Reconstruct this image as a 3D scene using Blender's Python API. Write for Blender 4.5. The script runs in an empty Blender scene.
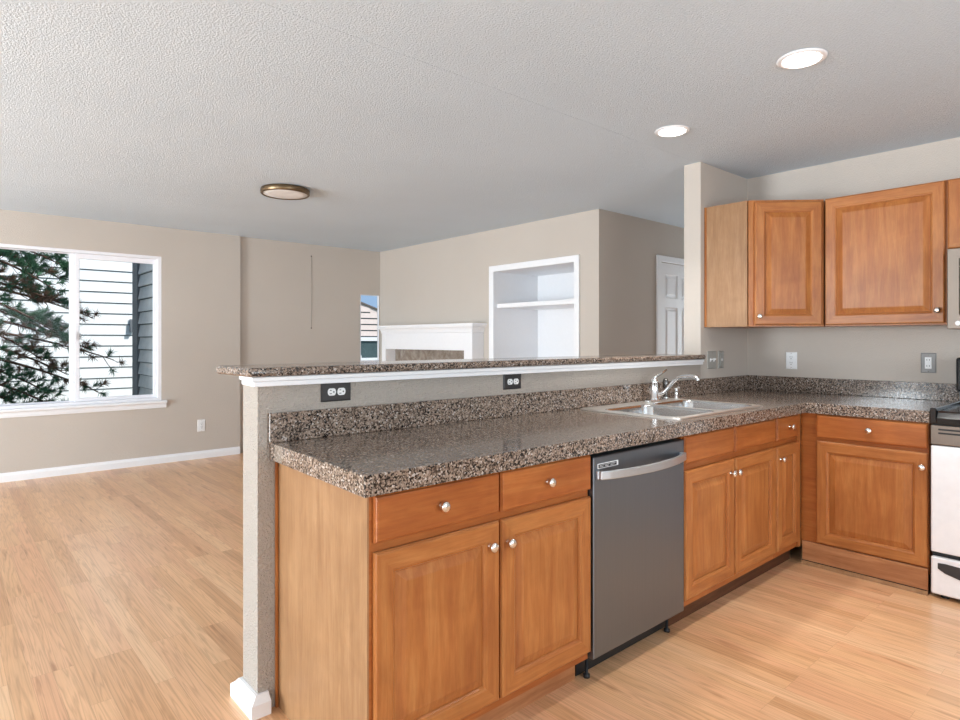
import bpy, bmesh, math, random
from mathutils import Vector, Matrix
R = math.radians
SC = bpy.context.scene
COL = SC.collection
random.seed(7)

# ------------------------------------------------------------------ camera, world, lights, exposure
AZ = 48.53
cam_d = bpy.data.cameras.new('camera'); cam = bpy.data.objects.new('camera', cam_d); COL.objects.link(cam)
cam.location = (0, 0, 1.265)
cam.rotation_euler = (R(90), 0, R(AZ - 90))
cam_d.sensor_fit = 'HORIZONTAL'; cam_d.sensor_width = 36.0
cam_d.lens = 618.285 / 960 * 36.0
cam_d.shift_y = -(360 - 340.446) / 960
cam_d.clip_start = 0.05; cam_d.clip_end = 200
SC.camera = cam

SC.view_settings.view_transform = 'Standard'
SC.view_settings.look = 'None'
SC.view_settings.gamma = 1.0
SC.view_settings.use_curve_mapping = False
SC.view_settings.exposure = 0.12
SC.cycles.use_denoising = True
SC.cycles.max_bounces = 10
SC.cycles.diffuse_bounces = 6
SC.cycles.sample_clamp_indirect = 6.0

world = bpy.data.worlds.new('sky'); SC.world = world; world.use_nodes = True
bgn = world.node_tree.nodes['Background']
bgn.inputs['Color'].default_value = (0.42, 0.64, 0.95, 1)
bgn.inputs['Strength'].default_value = 0.75

sun_d = bpy.data.lights.new('sun', 'SUN'); sun_d.energy = 3.7; sun_d.angle = R(3); sun_d.color = (1, .97, .93)
sun = bpy.data.objects.new('sun', sun_d); COL.objects.link(sun)
sun.rotation_euler = Vector((-0.42, 0.62, -0.66)).to_track_quat('-Z', 'Y').to_euler()

def area(name, loc, aim, sx, sy, power, col=(1, 1, 1)):
    d = bpy.data.lights.new(name, 'AREA'); d.shape = 'RECTANGLE'; d.size = sx; d.size_y = sy
    d.energy = power; d.color = col
    o = bpy.data.objects.new(name, d); COL.objects.link(o); o.location = loc
    o.rotation_euler = Vector(aim).to_track_quat('-Z', 'Z').to_euler()
    return o
# daylight entering through the openings of the left wall
area('daylight_patio_door', (-4.75, 4.2, 1.0), (1, 0, 0.45), 2.6, 1.9, 490, (.84, .94, 1.0))
area('daylight_nook_window', (-4.75, 0.2, 1.25), (1, 0, .5), 3.2, 2.0, 150, (.84, .94, 1.0))
area('back_fill_light', (1.2, -2.75, 1.45), (0, 1, .5), 3.0, 1.5, 105, (.84, .94, 1.0))  # no known window: unseen light added behind the camera as frontal fill

area('hall_fill_light', (7.9, 2.8, 1.3), (-1, 0, 0), 1.0, 1.9, 45, (.84, .94, 1.0))  # no known door: unseen light added to brighten the dim hall

# ------------------------------------------------------------------ materials
def new_mat(name):
    m = bpy.data.materials.new(name); m.use_nodes = True
    nt = m.node_tree
    return m, nt, nt.nodes['Principled BSDF']
def N(nt, t, **kw):
    n = nt.nodes.new(t)
    for k, v in kw.items():
        setattr(n, k, v)
    return n
def L(nt, a, b): nt.links.new(a, b)
def ramp(nt, stops, fac, interp='LINEAR'):
    r = N(nt, 'ShaderNodeValToRGB'); r.color_ramp.interpolation = interp
    e = r.color_ramp.elements
    while len(e) < len(stops): e.new(0.5)
    for i, (p, c) in enumerate(stops):
        e[i].position = p; e[i].color = (c[0], c[1], c[2], 1)
    L(nt, fac, r.inputs['Fac']); return r
def srgb(r, g, b):
    f = lambda v: (v/255/12.92) if v/255 <= .04045 else ((v/255+.055)/1.055)**2.4
    return (f(r), f(g), f(b))
def coords(nt, kind='Object', scale=(1, 1, 1), rnd=False, rot=(0, 0, 0)):
    tc = N(nt, 'ShaderNodeTexCoord'); mp = N(nt, 'ShaderNodeMapping')
    mp.inputs['Scale'].default_value = scale; mp.inputs['Rotation'].default_value = rot
    src = tc.outputs[kind]
    if kind == 'World':
        pass
    if rnd:
        oi = N(nt, 'ShaderNodeObjectInfo'); mu = N(nt, 'ShaderNodeMath', operation='MULTIPLY'); mu.inputs[1].default_value = 37.0
        L(nt, oi.outputs['Random'], mu.inputs[0])
        ad = N(nt, 'ShaderNodeVectorMath', operation='ADD')
        L(nt, src, ad.inputs[0]); L(nt, mu.outputs[0], ad.inputs[1]); src = ad.outputs[0]
    L(nt, src, mp.inputs['Vector']); return mp.outputs['Vector']
def world_pos(nt, scale=(1, 1, 1)):
    g = N(nt, 'ShaderNodeNewGeometry'); mp = N(nt, 'ShaderNodeMapping'); mp.inputs['Scale'].default_value = scale
    L(nt, g.outputs['Position'], mp.inputs['Vector']); return mp.outputs['Vector']
def bump(nt, b, height, strength, dist=0.01):
    bn = N(nt, 'ShaderNodeBump'); bn.inputs['Strength'].default_value = strength; bn.inputs['Distance'].default_value = dist
    L(nt, height, bn.inputs['Height']); L(nt, bn.outputs['Normal'], b.inputs['Normal'])
def noise(nt, vec, scale, detail=4, rough=.55, dist=0.0):
    n = N(nt, 'ShaderNodeTexNoise'); n.inputs['Scale'].default_value = scale; n.inputs['Detail'].default_value = detail
    n.inputs['Roughness'].default_value = rough; n.inputs['Distortion'].default_value = dist
    L(nt, vec, n.inputs['Vector']); return n.outputs['Fac']
def mixc(nt, fac, a, b, mode='MIX'):
    m = N(nt, 'ShaderNodeMix', data_type='RGBA', blend_type=mode)
    for sock, v in ((m.inputs['Factor'], fac), (m.inputs[6], a), (m.inputs[7], b)):
        if isinstance(v, (int, float)): sock.default_value = v
        elif isinstance(v, tuple): sock.default_value = (v[0], v[1], v[2], 1)
        else: L(nt, v, sock)
    return m.outputs[2]

def plain(name, col, rough=.5, metal=0.0, spec=.5, emit=None, noise_amt=.04, nscale=30):
    m, nt, b = new_mat(name)
    v = world_pos(nt)
    n = noise(nt, v, nscale, 3)
    lo = tuple(max(0, c*(1-noise_amt)) for c in col); hi = tuple(min(1, c*(1+noise_amt)) for c in col)
    r = ramp(nt, [(.3, lo), (.7, hi)], n)
    L(nt, r.outputs[0], b.inputs['Base Color'])
    b.inputs['Roughness'].default_value = rough; b.inputs['Metallic'].default_value = metal
    b.inputs['Specular IOR Level'].default_value = spec
    if emit:
        b.inputs['Emission Color'].default_value = (*emit[0], 1); b.inputs['Emission Strength'].default_value = emit[1]
    return m

def paint(name, col, bscale=130, bstr=.25, rough=.75):
    m, nt, b = new_mat(name)
    v = world_pos(nt)
    big = noise(nt, v, .8, 3)
    r = ramp(nt, [(.3, tuple(c*.97 for c in col)), (.7, tuple(min(1, c*1.03) for c in col))], big)
    L(nt, r.outputs[0], b.inputs['Base Color']); b.inputs['Roughness'].default_value = rough
    b.inputs['Specular IOR Level'].default_value = .3
    n = noise(nt, v, bscale, 3, .6)
    rr = ramp(nt, [(.35, (0, 0, 0)), (.65, (1, 1, 1))], n)
    bump(nt, b, rr.outputs[0], bstr, .006)
    return m

def wood(name, dark, mid, light, axis='z', rough=.34, fine=1.0):
    m, nt, b = new_mat(name)
    st = {'x': (1.3, 16, 16), 'z': (16, 16, 1.3), 'y': (16, 1.3, 16)}[axis]
    v = coords(nt, 'Object', st, True)
    n1 = noise(nt, v, 1.6, 6, .62, .8)
    v2 = coords(nt, 'Object', tuple(s*7*fine for s in st), True)
    n2 = noise(nt, v2, 1.2, 3, .7)
    v3 = coords(nt, 'Object', (1, 1, 1), True)
    n3 = noise(nt, v3, 4.5, 3, .6, .5)
    r = ramp(nt, [(.25, dark), (.5, mid), (.75, light)], n1)
    blot = ramp(nt, [(.3, (.80, .74, .70)), (.7, (1.08, 1.08, 1.06))], n3)
    c = mixc(nt, .8, r.outputs[0], blot.outputs[0], 'MULTIPLY')
    fr = ramp(nt, [(.35, (.80, .78, .76)), (.65, (1.05, 1.05, 1.05))], n2)
    c = mixc(nt, .55, c, fr.outputs[0], 'MULTIPLY')
    L(nt, c, b.inputs['Base Color']); b.inputs['Roughness'].default_value = rough
    b.inputs['Specular IOR Level'].default_value = .3
    bump(nt, b, n2, .04, .002)
    return m

CD, CM, CL = srgb(158, 93, 50), srgb(176, 111, 60), srgb(192, 131, 76)
M_WV = wood('maple_vertical', CD, CM, CL, 'z')
M_WR = wood('maple_rail', CD, CM, CL, 'x')
M_WH = wood('maple_horizontal', srgb(154, 83, 41), srgb(169, 98, 49), srgb(184, 116, 62), 'x')
M_END = wood('oak_veneer', srgb(146, 108, 74), srgb(161, 122, 86), srgb(174, 136, 99), 'z', .4, 1.4)
M_TOE = wood('toe_board', srgb(150, 96, 60), srgb(176, 120, 80), srgb(196, 146, 104), 'x', .5)
M_TOE_SHADE = wood('toe_board_shaded', srgb(70, 42, 26), srgb(92, 58, 38), srgb(112, 74, 50), 'x', .6)  # darker toe wood: recess shade under sink and corner put into the colour
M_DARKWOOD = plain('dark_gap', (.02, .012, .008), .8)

def granite(name):
    m, nt, b = new_mat(name)
    v = world_pos(nt)
    vo = N(nt, 'ShaderNodeTexVoronoi'); vo.inputs['Scale'].default_value = 205
    wob = N(nt, 'ShaderNodeTexNoise'); wob.inputs['Scale'].default_value = 220; wob.inputs['Detail'].default_value = 2
    L(nt, v, wob.inputs['Vector'])
    ad = N(nt, 'ShaderNodeVectorMath', operation='MULTIPLY_ADD')
    L(nt, wob.outputs['Color'], ad.inputs[0]); ad.inputs[1].default_value = (.006, .006, .006); L(nt, v, ad.inputs[2])
    L(nt, ad.outputs[0], vo.inputs['Vector'])
    sep = N(nt, 'ShaderNodeSeparateColor'); L(nt, vo.outputs['Color'], sep.inputs['Color'])
    r = ramp(nt, [(0, srgb(20, 18, 18)), (.18, srgb(68, 57, 50)), (.33, srgb(110, 94, 83)), (.49, srgb(136, 117, 103)),
                  (.67, srgb(152, 133, 118)), (.83, srgb(167, 150, 137)), (.95, srgb(190, 181, 174))], sep.outputs['Red'], 'CONSTANT')
    n = noise(nt, v, 420, 3)
    fr = ramp(nt, [(.3, (.75, .75, .75)), (.7, (1.12, 1.12, 1.12))], n)
    c = mixc(nt, .7, r.outputs[0], fr.outputs[0], 'MULTIPLY')
    # grout joints of the 30 cm tiles
    sx = N(nt, 'ShaderNodeSeparateXYZ'); L(nt, v, sx.inputs[0])
    masks = []
    for k, off in (('X', 1.164 - .3048*20), ('Y', 1.560 - .3048*20)):
        a = N(nt, 'ShaderNodeMath', operation='SUBTRACT'); a.inputs[1].default_value = off; L(nt, sx.outputs[k], a.inputs[0])
        d = N(nt, 'ShaderNodeMath', operation='MODULO'); d.inputs[1].default_value = .3048; L(nt, a.outputs[0], d.inputs[0])
        l = N(nt, 'ShaderNodeMath', operation='LESS_THAN'); l.inputs[1].default_value = .0028; L(nt, d.outputs[0], l.inputs[0])
        masks.append(l.outputs[0])
    mx = N(nt, 'ShaderNodeMath', operation='MAXIMUM'); L(nt, masks[0], mx.inputs[0]); L(nt, masks[1], mx.inputs[1])
    mf = N(nt, 'ShaderNodeMath', operation='MULTIPLY'); mf.inputs[1].default_value = .55; L(nt, mx.outputs[0], mf.inputs[0])
    c = mixc(nt, mf.outputs[0], c, srgb(150, 138, 126))
    L(nt, c, b.inputs['Base Color'])
    b.inputs['Roughness'].default_value = .13; b.inputs['Specular IOR Level'].default_value = .6
    return m
M_GR = granite('granite_tile')

def floor_mat():
    m, nt, b = new_mat('oak_strip_floor')
    v = world_pos(nt)
    sw = N(nt, 'ShaderNodeSeparateXYZ'); L(nt, v, sw.inputs[0])
    cb = N(nt, 'ShaderNodeCombineXYZ'); L(nt, sw.outputs['Y'], cb.inputs['X']); L(nt, sw.outputs['X'], cb.inputs['Y'])
    def brick(w, h, freq, off):
        br = N(nt, 'ShaderNodeTexBrick'); br.offset = off; br.offset_frequency = freq
        br.inputs['Scale'].default_value = 1.0; br.inputs['Brick Width'].default_value = w; br.inputs['Row Height'].default_value = h
        br.inputs['Mortar Size'].default_value = .0005; br.inputs['Mortar Smooth'].default_value = .3
        br.inputs['Color1'].default_value = (0, 0, 0, 1); br.inputs['Color2'].default_value = (1, 1, 1, 1); br.inputs['Mortar'].default_value = (.5, .5, .5, 1)
        L(nt, cb.outputs[0], br.inputs['Vector']); return br
    br = brick(.95, .0680, 3, .37)
    sep = N(nt, 'ShaderNodeSeparateColor'); L(nt, br.outputs['Color'], sep.inputs['Color'])
    rnd = sep.outputs['Red']
    # grain: stretched along Y and shifted from board to board
    sh = N(nt, 'ShaderNodeMath', operation='MULTIPLY'); sh.inputs[1].default_value = 53; L(nt, rnd, sh.inputs[0])
    cs = N(nt, 'ShaderNodeCombineXYZ'); L(nt, sh.outputs[0], cs.inputs['Z']); L(nt, sh.outputs[0], cs.inputs['Y'])
    ad = N(nt, 'ShaderNodeVectorMath', operation='ADD'); L(nt, v, ad.inputs[0]); L(nt, cs.outputs[0], ad.inputs[1])
    mp = N(nt, 'ShaderNodeMapping'); mp.inputs['Scale'].default_value = (21, .8, 1); L(nt, ad.outputs[0], mp.inputs['Vector'])
    g1 = noise(nt, mp.outputs[0], 1.0, 3, .45, .5)
    wv = N(nt, 'ShaderNodeMath', operation='MULTIPLY'); wv.inputs[1].default_value = 11.0; L(nt, g1, wv.inputs[0])
    fr = N(nt, 'ShaderNodeMath', operation='PINGPONG'); fr.inputs[1].default_value = .5; L(nt, wv.outputs[0], fr.inputs[0])
    rings = ramp(nt, [(.0, (.66, .58, .51)), (.28, (.97, .96, .95)), (1, (1.05, 1.05, 1.05))], fr.outputs[0])
    mp2 = N(nt, 'ShaderNodeMapping'); mp2.inputs['Scale'].default_value = (200, 4, 1); L(nt, ad.outputs[0], mp2.inputs['Vector'])
    g2 = noise(nt, mp2.outputs[0], 1.0, 3, .6)
    fine = ramp(nt, [(.3, (.86, .83, .80)), (.65, (1.05, 1.05, 1.05))], g2)
    base = ramp(nt, [(0, srgb(208, 158, 116)), (.2, srgb(222, 174, 130)), (.45, srgb(234, 188, 144)), (.7, srgb(226, 174, 134)),
                     (.88, srgb(238, 196, 154)), (1, srgb(214, 162, 120))], rnd)
    c = mixc(nt, .58, base.outputs[0], rings.outputs[0], 'MULTIPLY')
    c = mixc(nt, .7, c, fine.outputs[0], 'MULTIPLY')
    big = noise(nt, v, 1.1, 4, .6)
    bg = ramp(nt, [(.3, (.93, .90, .88)), (.7, (1.05, 1.05, 1.04))], big)
    c = mixc(nt, .8, c, bg.outputs[0], 'MULTIPLY')
    # dark mineral streaks in a few boards
    mp3 = N(nt, 'ShaderNodeMapping'); mp3.inputs['Scale'].default_value = (22, 2.4, 1); L(nt, ad.outputs[0], mp3.inputs['Vector'])
    st = noise(nt, mp3.outputs[0], 1.0, 3, .5)
    sr = ramp(nt, [(.64, (1, 1, 1)), (.74, (.62, .50, .42))], st)
    c = mixc(nt, .75, c, sr.outputs[0], 'MULTIPLY')
    mo = N(nt, 'ShaderNodeMath', operation='MULTIPLY'); mo.inputs[1].default_value = .6; L(nt, br.outputs['Fac'], mo.inputs[0])
    c = mixc(nt, mo.outputs[0], c, srgb(150, 104, 72))
    L(nt, c, b.inputs['Base Color'])
    b.inputs['Roughness'].default_value = .30; b.inputs['Specular IOR Level'].default_value = .8
    bump(nt, b, g2, .05, .002)
    return m
M_FLOOR = floor_mat()

WALLC = srgb(196, 186, 176)
M_WALL = paint('greige_wall_paint', WALLC, 150, .25)
M_HALF = paint('textured_wall_paint', WALLC, 120, 1.0)
M_CEIL = paint('textured_ceiling_paint', srgb(208, 220, 230), 120, .45)
M_WHITE = plain('white_trim_paint', srgb(238, 238, 240), .4, noise_amt=.01)
M_VINYL = plain('white_vinyl', srgb(235, 234, 238), .35, noise_amt=.01)
M_PLASTIC = plain('white_plastic', srgb(236, 236, 236), .35, noise_amt=.01)
M_DPLATE = plain('dark_bronze_plate', srgb(62, 60, 60), .4, .4)
M_GPLATE = plain('grey_steel_plate', srgb(178, 177, 172), .4, .45)
M_SLOT = plain('slot_black', (.01, .01, .01), .6)
M_BLACK = plain('black_plastic', (.012, .012, .013), .45)
M_BGLOSS = plain('black_enamel', (.010, .010, .011), .12)
M_GLASSK = plain('dark_oven_glass', (.012, .012, .014), .08)
M_CHROME = plain('chrome', (.86, .86, .86), .12, 1.0, noise_amt=.01)
M_NICKEL = plain('bright_nickel', (.86, .83, .79), .22, 1.0, noise_amt=.01)
M_BRONZE = plain('brushed_brass_bronze', srgb(120, 100, 76), .35, .9)
M_DIFF = plain('frosted_diffuser', srgb(226, 224, 222), .5, emit=((1, .98, .95), .05))
M_SPRAY = plain('dark_chrome', srgb(110, 108, 106), .2, .9)
M_LAMP = plain('lit_lens', (1, 1, 1), .4, emit=((1, .98, .94), 6.0))
M_RANGEW = plain('light_stainless', srgb(240, 240, 242), .38, .2, noise_amt=.02)
M_PLATE2 = plain('satin_chrome_plate', srgb(146, 144, 142), .5, .1)
M_CORD = plain('taupe_cable', srgb(150, 138, 128), .6)
M_TILE = None

def steel(name, col, rough, axis='z', spread=.1):
    m, nt, b = new_mat(name)
    st = {'z': (260, 260, 2), 'x': (2, 260, 260)}[axis]
    v = coords(nt, 'Object', st, True)
    n = noise(nt, v, 1.0, 3)
    r = ramp(nt, [(.3, tuple(c*(1-spread) for c in col)), (.7, tuple(min(1, c*(1+spread)) for c in col))], n)
    L(nt, r.outputs[0], b.inputs['Base Color']); b.inputs['Metallic'].default_value = 1.0
    b.inputs['Roughness'].default_value = rough
    return m
M_STEEL = steel('brushed_stainless', srgb(128, 135, 143), .42, 'z', .03)
M_STEELD = steel('dark_brushed_stainless', srgb(132, 120, 110), .5, 'z', .03)
M_STEELH = steel('brushed_stainless_handle', srgb(200, 204, 208), .42, 'x', .04)
M_BOWL = steel('polished_bowl_steel', srgb(206, 206, 206), .2, 'x', .02)
M_SINK = steel('satin_sink_steel', srgb(240, 238, 234), .34, 'x', .02)

def glass_mat():
    m, nt, b = new_mat('window_glass')
    nt.nodes.remove(b)
    out = nt.nodes['Material Output']
    tr = N(nt, 'ShaderNodeBsdfTransparent'); gl = N(nt, 'ShaderNodeBsdfGlossy'); gl.inputs['Roughness'].default_value = .0
    mx = N(nt, 'ShaderNodeMixShader'); mx.inputs[0].default_value = .004
    L(nt, tr.outputs[0], mx.inputs[1]); L(nt, gl.outputs[0], mx.inputs[2]); L(nt, mx.outputs[0], out.inputs['Surface'])
    return m
M_GLASS = glass_mat()

def siding(name, col, amt=.05):
    return plain(name, col, .7, noise_amt=amt, nscale=9)
M_SIDEW = siding('white_lap_siding', srgb(243, 246, 245))
M_SIDEG = siding('grey_lap_siding', srgb(178, 180, 178), .08)
M_SIDEP = siding('pinkish_lap_siding', srgb(222, 206, 198))
M_POSTG = siding('grey_corner_board', srgb(96, 102, 106))
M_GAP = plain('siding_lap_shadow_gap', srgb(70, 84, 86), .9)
M_ROOF = plain('roof_shingles', srgb(110, 100, 95), .9, noise_amt=.2, nscale=60)
M_TEAL = plain('garage_glass_dark', srgb(74, 92, 94), .35, noise_amt=.15, nscale=3)
M_GRASS = plain('lawn', srgb(110, 120, 80), .95, noise_amt=.3, nscale=40)
M_BARK = plain('pine_bark', srgb(88, 66, 52), .9, noise_amt=.3, nscale=60)
M_NEEDLE = plain('pine_needles', srgb(66, 112, 80), .6, noise_amt=.4, nscale=14)
M_NBROWN = plain('dry_pine_needles', srgb(122, 96, 76), .8, noise_amt=.3, nscale=14)

def stone_tile():
    m, nt, b = new_mat('hearth_stone_tile')
    v = world_pos(nt)
    n = noise(nt, v, 9, 6, .65, .6); n2 = noise(nt, v, 160, 3)
    r = ramp(nt, [(.3, srgb(120, 104, 92)), (.55, srgb(150, 138, 126)), (.75, srgb(178, 170, 160))], n)
    f = ramp(nt, [(.3, (.7, .7, .7)), (.7, (1.15, 1.15, 1.15))], n2)
    c = mixc(nt, .6, r.outputs[0], f.outputs[0], 'MULTIPLY')
    sx = N(nt, 'ShaderNodeSeparateXYZ'); L(nt, v, sx.inputs[0])
    d = N(nt, 'ShaderNodeMath', operation='MODULO'); d.inputs[1].default_value = .3048; L(nt, sx.outputs['Y'], d.inputs[0])
    l = N(nt, 'ShaderNodeMath', operation='LESS_THAN'); l.inputs[1].default_value = .005; L(nt, d.outputs[0], l.inputs[0])
    c = mixc(nt, l.outputs[0], c, srgb(110, 102, 96))
    L(nt, c, b.inputs['Base Color']); b.inputs['Roughness'].default_value = .2
    return m
M_TILE = stone_tile()

# ------------------------------------------------------------------ mesh helpers
class MB:
    """collects shapes; build() links them as ONE mesh object"""
    def __init__(s): s.bm = bmesh.new()
    def face(s, vs, mi=0, smooth=False):
        try:
            f = s.bm.faces.new(vs); f.material_index = mi; f.smooth = smooth; return f
        except ValueError:
            return None
    def box(s, x0, x1, y0, y1, z0, z1, mi=0):
        v = [s.bm.verts.new(p) for p in ((x0,y0,z0),(x1,y0,z0),(x1,y1,z0),(x0,y1,z0),(x0,y0,z1),(x1,y0,z1),(x1,y1,z1),(x0,y1,z1))]
        for q in ((3,2,1,0),(4,5,6,7),(0,1,5,4),(1,2,6,5),(2,3,7,6),(3,0,4,7)): s.face([v[i] for i in q], mi)
        return s
    def prism(s, poly, fn, a, b, mi=0, smooth=False):
        """poly of 2-D points (ccw), fn(u, v, t) -> 3-D"""
        A = [s.bm.verts.new(fn(u, v, a)) for u, v in poly]; B = [s.bm.verts.new(fn(u, v, b)) for u, v in poly]
        n = len(poly)
        s.face(A[::-1], mi); s.face(B, mi)
        for i in range(n): s.face([A[i], A[(i+1) % n], B[(i+1) % n], B[i]], mi, smooth)
        return s
    def loops(s, rings, cap0=True, cap1=True, mi=0, smooth=False):
        vr = [[s.bm.verts.new(p) for p in r] for r in rings]
        n = len(rings[0])
        for a, b in zip(vr, vr[1:]):
            for i in range(n): s.face([a[i], a[(i+1) % n], b[(i+1) % n], b[i]], mi, smooth)
        if cap0: s.face(vr[0][::-1], mi)
        if cap1: s.face(vr[-1], mi)
        return s
    def lathe(s, prof, origin=(0, 0, 0), axis='z', seg=24, mi=0, smooth=True):
        """prof: (radius, height) along the axis"""
        rings = []
        for r, h in prof:
            ring = []
            for i in range(seg):
                a = 2*math.pi*i/seg; c, d = r*math.cos(a), r*math.sin(a)
                p = {'z': (c, d, h), '-y': (c, -h, d), '-x': (-h, -c, d)}[axis]
                ring.append((origin[0]+p[0], origin[1]+p[1], origin[2]+p[2]))
            rings.append(ring)
        return s.loops(rings, True, True, mi, smooth)
    def tube(s, pts, rad, seg=10, mi=0, closed=False):
        pts = [Vector(p) for p in pts]; rings = []
        rads = rad if isinstance(rad, (list, tuple)) else [rad]*len(pts)
        up = Vector((0, 0, 1))
        for i, p in enumerate(pts):
            t = (pts[min(i+1, len(pts)-1)] - pts[max(i-1, 0)]).normalized()
            u = up if abs(t.dot(up)) < .95 else Vector((1, 0, 0))
            a = t.cross(u).normalized(); b = a.cross(t).normalized()
            rings.append([p + a*rads[i]*math.cos(2*math.pi*k/seg) + b*rads[i]*math.sin(2*math.pi*k/seg) for k in range(seg)])
        return s.loops(rings, True, True, mi, True)
    def cells(s, axis, us, vs, keep, t0, t1, mi=0):
        """closed slab of grid cells; axis is the thin direction; keep(i, j) -> bool"""
        P = {'z': lambda u, v, t: (u, v, t), 'y': lambda u, v, t: (u, t, v), 'x': lambda u, v, t: (t, u, v)}[axis]
        K = [[keep(i, j) for j in range(len(vs)-1)] for i in range(len(us)-1)]
        cache = {}
        def V(i, j, k):
            if (i, j, k) not in cache: cache[(i, j, k)] = s.bm.verts.new(P(us[i], vs[j], (t0, t1)[k]))
            return cache[(i, j, k)]
        on = lambda i, j: 0 <= i < len(us)-1 and 0 <= j < len(vs)-1 and K[i][j]
        for i in range(len(us)-1):
            for j in range(len(vs)-1):
                if not K[i][j]: continue
                for k in (0, 1): s.face([V(i,j,k), V(i+1,j,k), V(i+1,j+1,k), V(i,j+1,k)], mi)
                if not on(i-1, j): s.face([V(i,j,0), V(i,j+1,0), V(i,j+1,1), V(i,j,1)], mi)
                if not on(i+1, j): s.face([V(i+1,j,0), V(i+1,j+1,0), V(i+1,j+1,1), V(i+1,j,1)], mi)
                if not on(i, j-1): s.face([V(i,j,0), V(i+1,j,0), V(i+1,j,1), V(i,j,1)], mi)
                if not on(i, j+1): s.face([V(i,j+1,0), V(i+1,j+1,0), V(i+1,j+1,1), V(i,j+1,1)], mi)
        return s
    def build(s, name, mats, parent=None, bevel=0, seg=2, loc=None, rotz=0):
        bmesh.ops.recalc_face_normals(s.bm, faces=s.bm.faces)
        me = bpy.data.meshes.new(name); s.bm.to_mesh(me); s.bm.free()
        for m in (mats if isinstance(mats, (list, tuple)) else [mats]): me.materials.append(m)
        o = bpy.data.objects.new(name, me); COL.objects.link(o)
        if parent: o.parent = parent
        if loc: o.location = loc
        if rotz: o.rotation_euler.z = rotz
        if bevel:
            b = o.modifiers.new('bevel', 'BEVEL'); b.width = bevel; b.segments = seg; b.limit_method = 'ANGLE'; b.angle_limit = R(40)
            b.harden_normals = False
        return o
def thing(name, label, cat, loc=(0, 0, 0), rotz=0, group=None):
    o = bpy.data.objects.new(name, None); COL.objects.link(o); o.empty_display_size = .05
    o.location = loc; o.rotation_euler.z = rotz; o['label'] = label; o['category'] = cat
    if group: o['group'] = group
    return o
def tag(o, label, cat, group=None):
    o['label'] = label; o['category'] = cat
    if group: o['group'] = group
    return o
def struct(o, label, cat='wall'):
    o['kind'] = 'structure'; o['label'] = label; o['category'] = cat
    return o

# ------------------------------------------------------------------ room shell
H = 2.433
XL, YB = -4.6, -2.6            # inner faces of the left and back walls
XR = 4.414                      # range wall
YH = 2.072                      # kitchen face of the half wall
YT = 2.203                      # living-room face of the half wall
YF = 6.95                       # window wall
struct(MB().box(XL-.12, 7.7, YB-.12, 7.13, -.12, 0).build('floor', M_FLOOR), 'natural oak strip floor running through both rooms', 'floor')
c = MB(); c.box(XL-.12, 7.7, YB-.12, 2.10, H, H+.12); c.box(XL-.12, 7.7, 2.10, 7.13, H-.0007, H+.12)
struct(c.build('ceiling', M_CEIL), 'white textured ceiling', 'ceiling')

# window wall (left part) with the slider opening
wx0, wx1, wz0, wz1 = .24, 1.762, .648, 2.13
struct(MB().cells('y', [XL-.12, wx0, wx1, 2.568], [0, wz0, wz1, H], lambda i, j: not (i == 1 and j == 1), YF, YF+.16).build('wall_window', M_WALL),
       'greige wall around the big slider window')
# window wall (right part), set a little further back, with the slim window
sx0, sx1, sz0, sz1 = 4.114, 4.402, .98, 1.860
struct(MB().cells('y', [2.568, sx0, sx1, 4.53], [0, sz0, sz1, H], lambda i, j: not (i == 1 and j == 1), YF+.04, YF+.085).build('wall_window_alcove', M_WALL),
       'greige wall section between the jog and the fireplace corner')
# fireplace wall with the media niche
ny0, ny1, nz0, nz1 = 3.679, 4.768, .62, 1.985
struct(MB().cells('x', [3.407, ny0-.03, ny1+.03, 7.01], [0, nz0-.03, nz1+.03, H], lambda i, j: not (i == 1 and j == 1), 4.417, 4.53).build('wall_fireplace', M_WALL),
       'greige wall behind the fireplace and the niche')
n = MB()
nd = 4.417 + .66
n.box(nd, nd+.03, ny0-.03, ny1+.03, nz0-.03, nz1+.03)
n.box(4.4175, nd, ny0-.03, ny0, nz0-.03, nz1+.03); n.box(4.4175, nd, ny1, ny1+.03, nz0-.03, nz1+.03)
n.box(4.4175, nd, ny0, ny1, nz0-.03, nz0); n.box(4.4175, nd, ny0, ny1, nz1, nz1+.03)
struct(n.build('wall_niche', M_WHITE), 'white painted inside of the wall niche')
f = MB().cells('x', [3.621, ny0, ny1, 4.838], [.56, nz0, nz1, 2.047], lambda i, j: not (i == 1 and j == 1), 4.399, 4.417)
struct(f.build('trim_1', M_WHITE, bevel=.004), 'white flat casing around the wall niche', 'trim')
# hall wall with the panel door
dx0, dx1, dz1 = 5.39, 6.15, 2.045
struct(MB().cells('y', [4.53, dx0, dx1, 7.7], [0, dz1, H], lambda i, j: not (i == 1 and j == 0), 3.407, 3.52).build('wall_hall', M_WALL),
       'greige hall wall around the white panel door')
struct(MB().cells('x', [2.19, 2.35, 3.25, 3.407], [0, 2.1, H], lambda i, j: not (i == 1 and j == 0), 7.58, 7.7).build('wall_hall_end', M_WALL), 'greige end wall of the hall')  # opening added to let the hall fill light in
# stub wall, full height, and the hall side of it
struct(MB().box(3.754, 7.7, YH, 2.19, 0, H).build('wall_stub', M_WALL), 'greige full-height stub wall beside the corner cabinet')
struct(MB().box(.824, 3.754, YH, YT, 0, 1.1083).build('wall_half', M_HALF), 'textured half wall between kitchen and living room')
struct(MB().box(XR, XR+.12, YB-.12, YH, 0, H).build('wall_right', M_WALL), 'greige kitchen wall behind the range')
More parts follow.
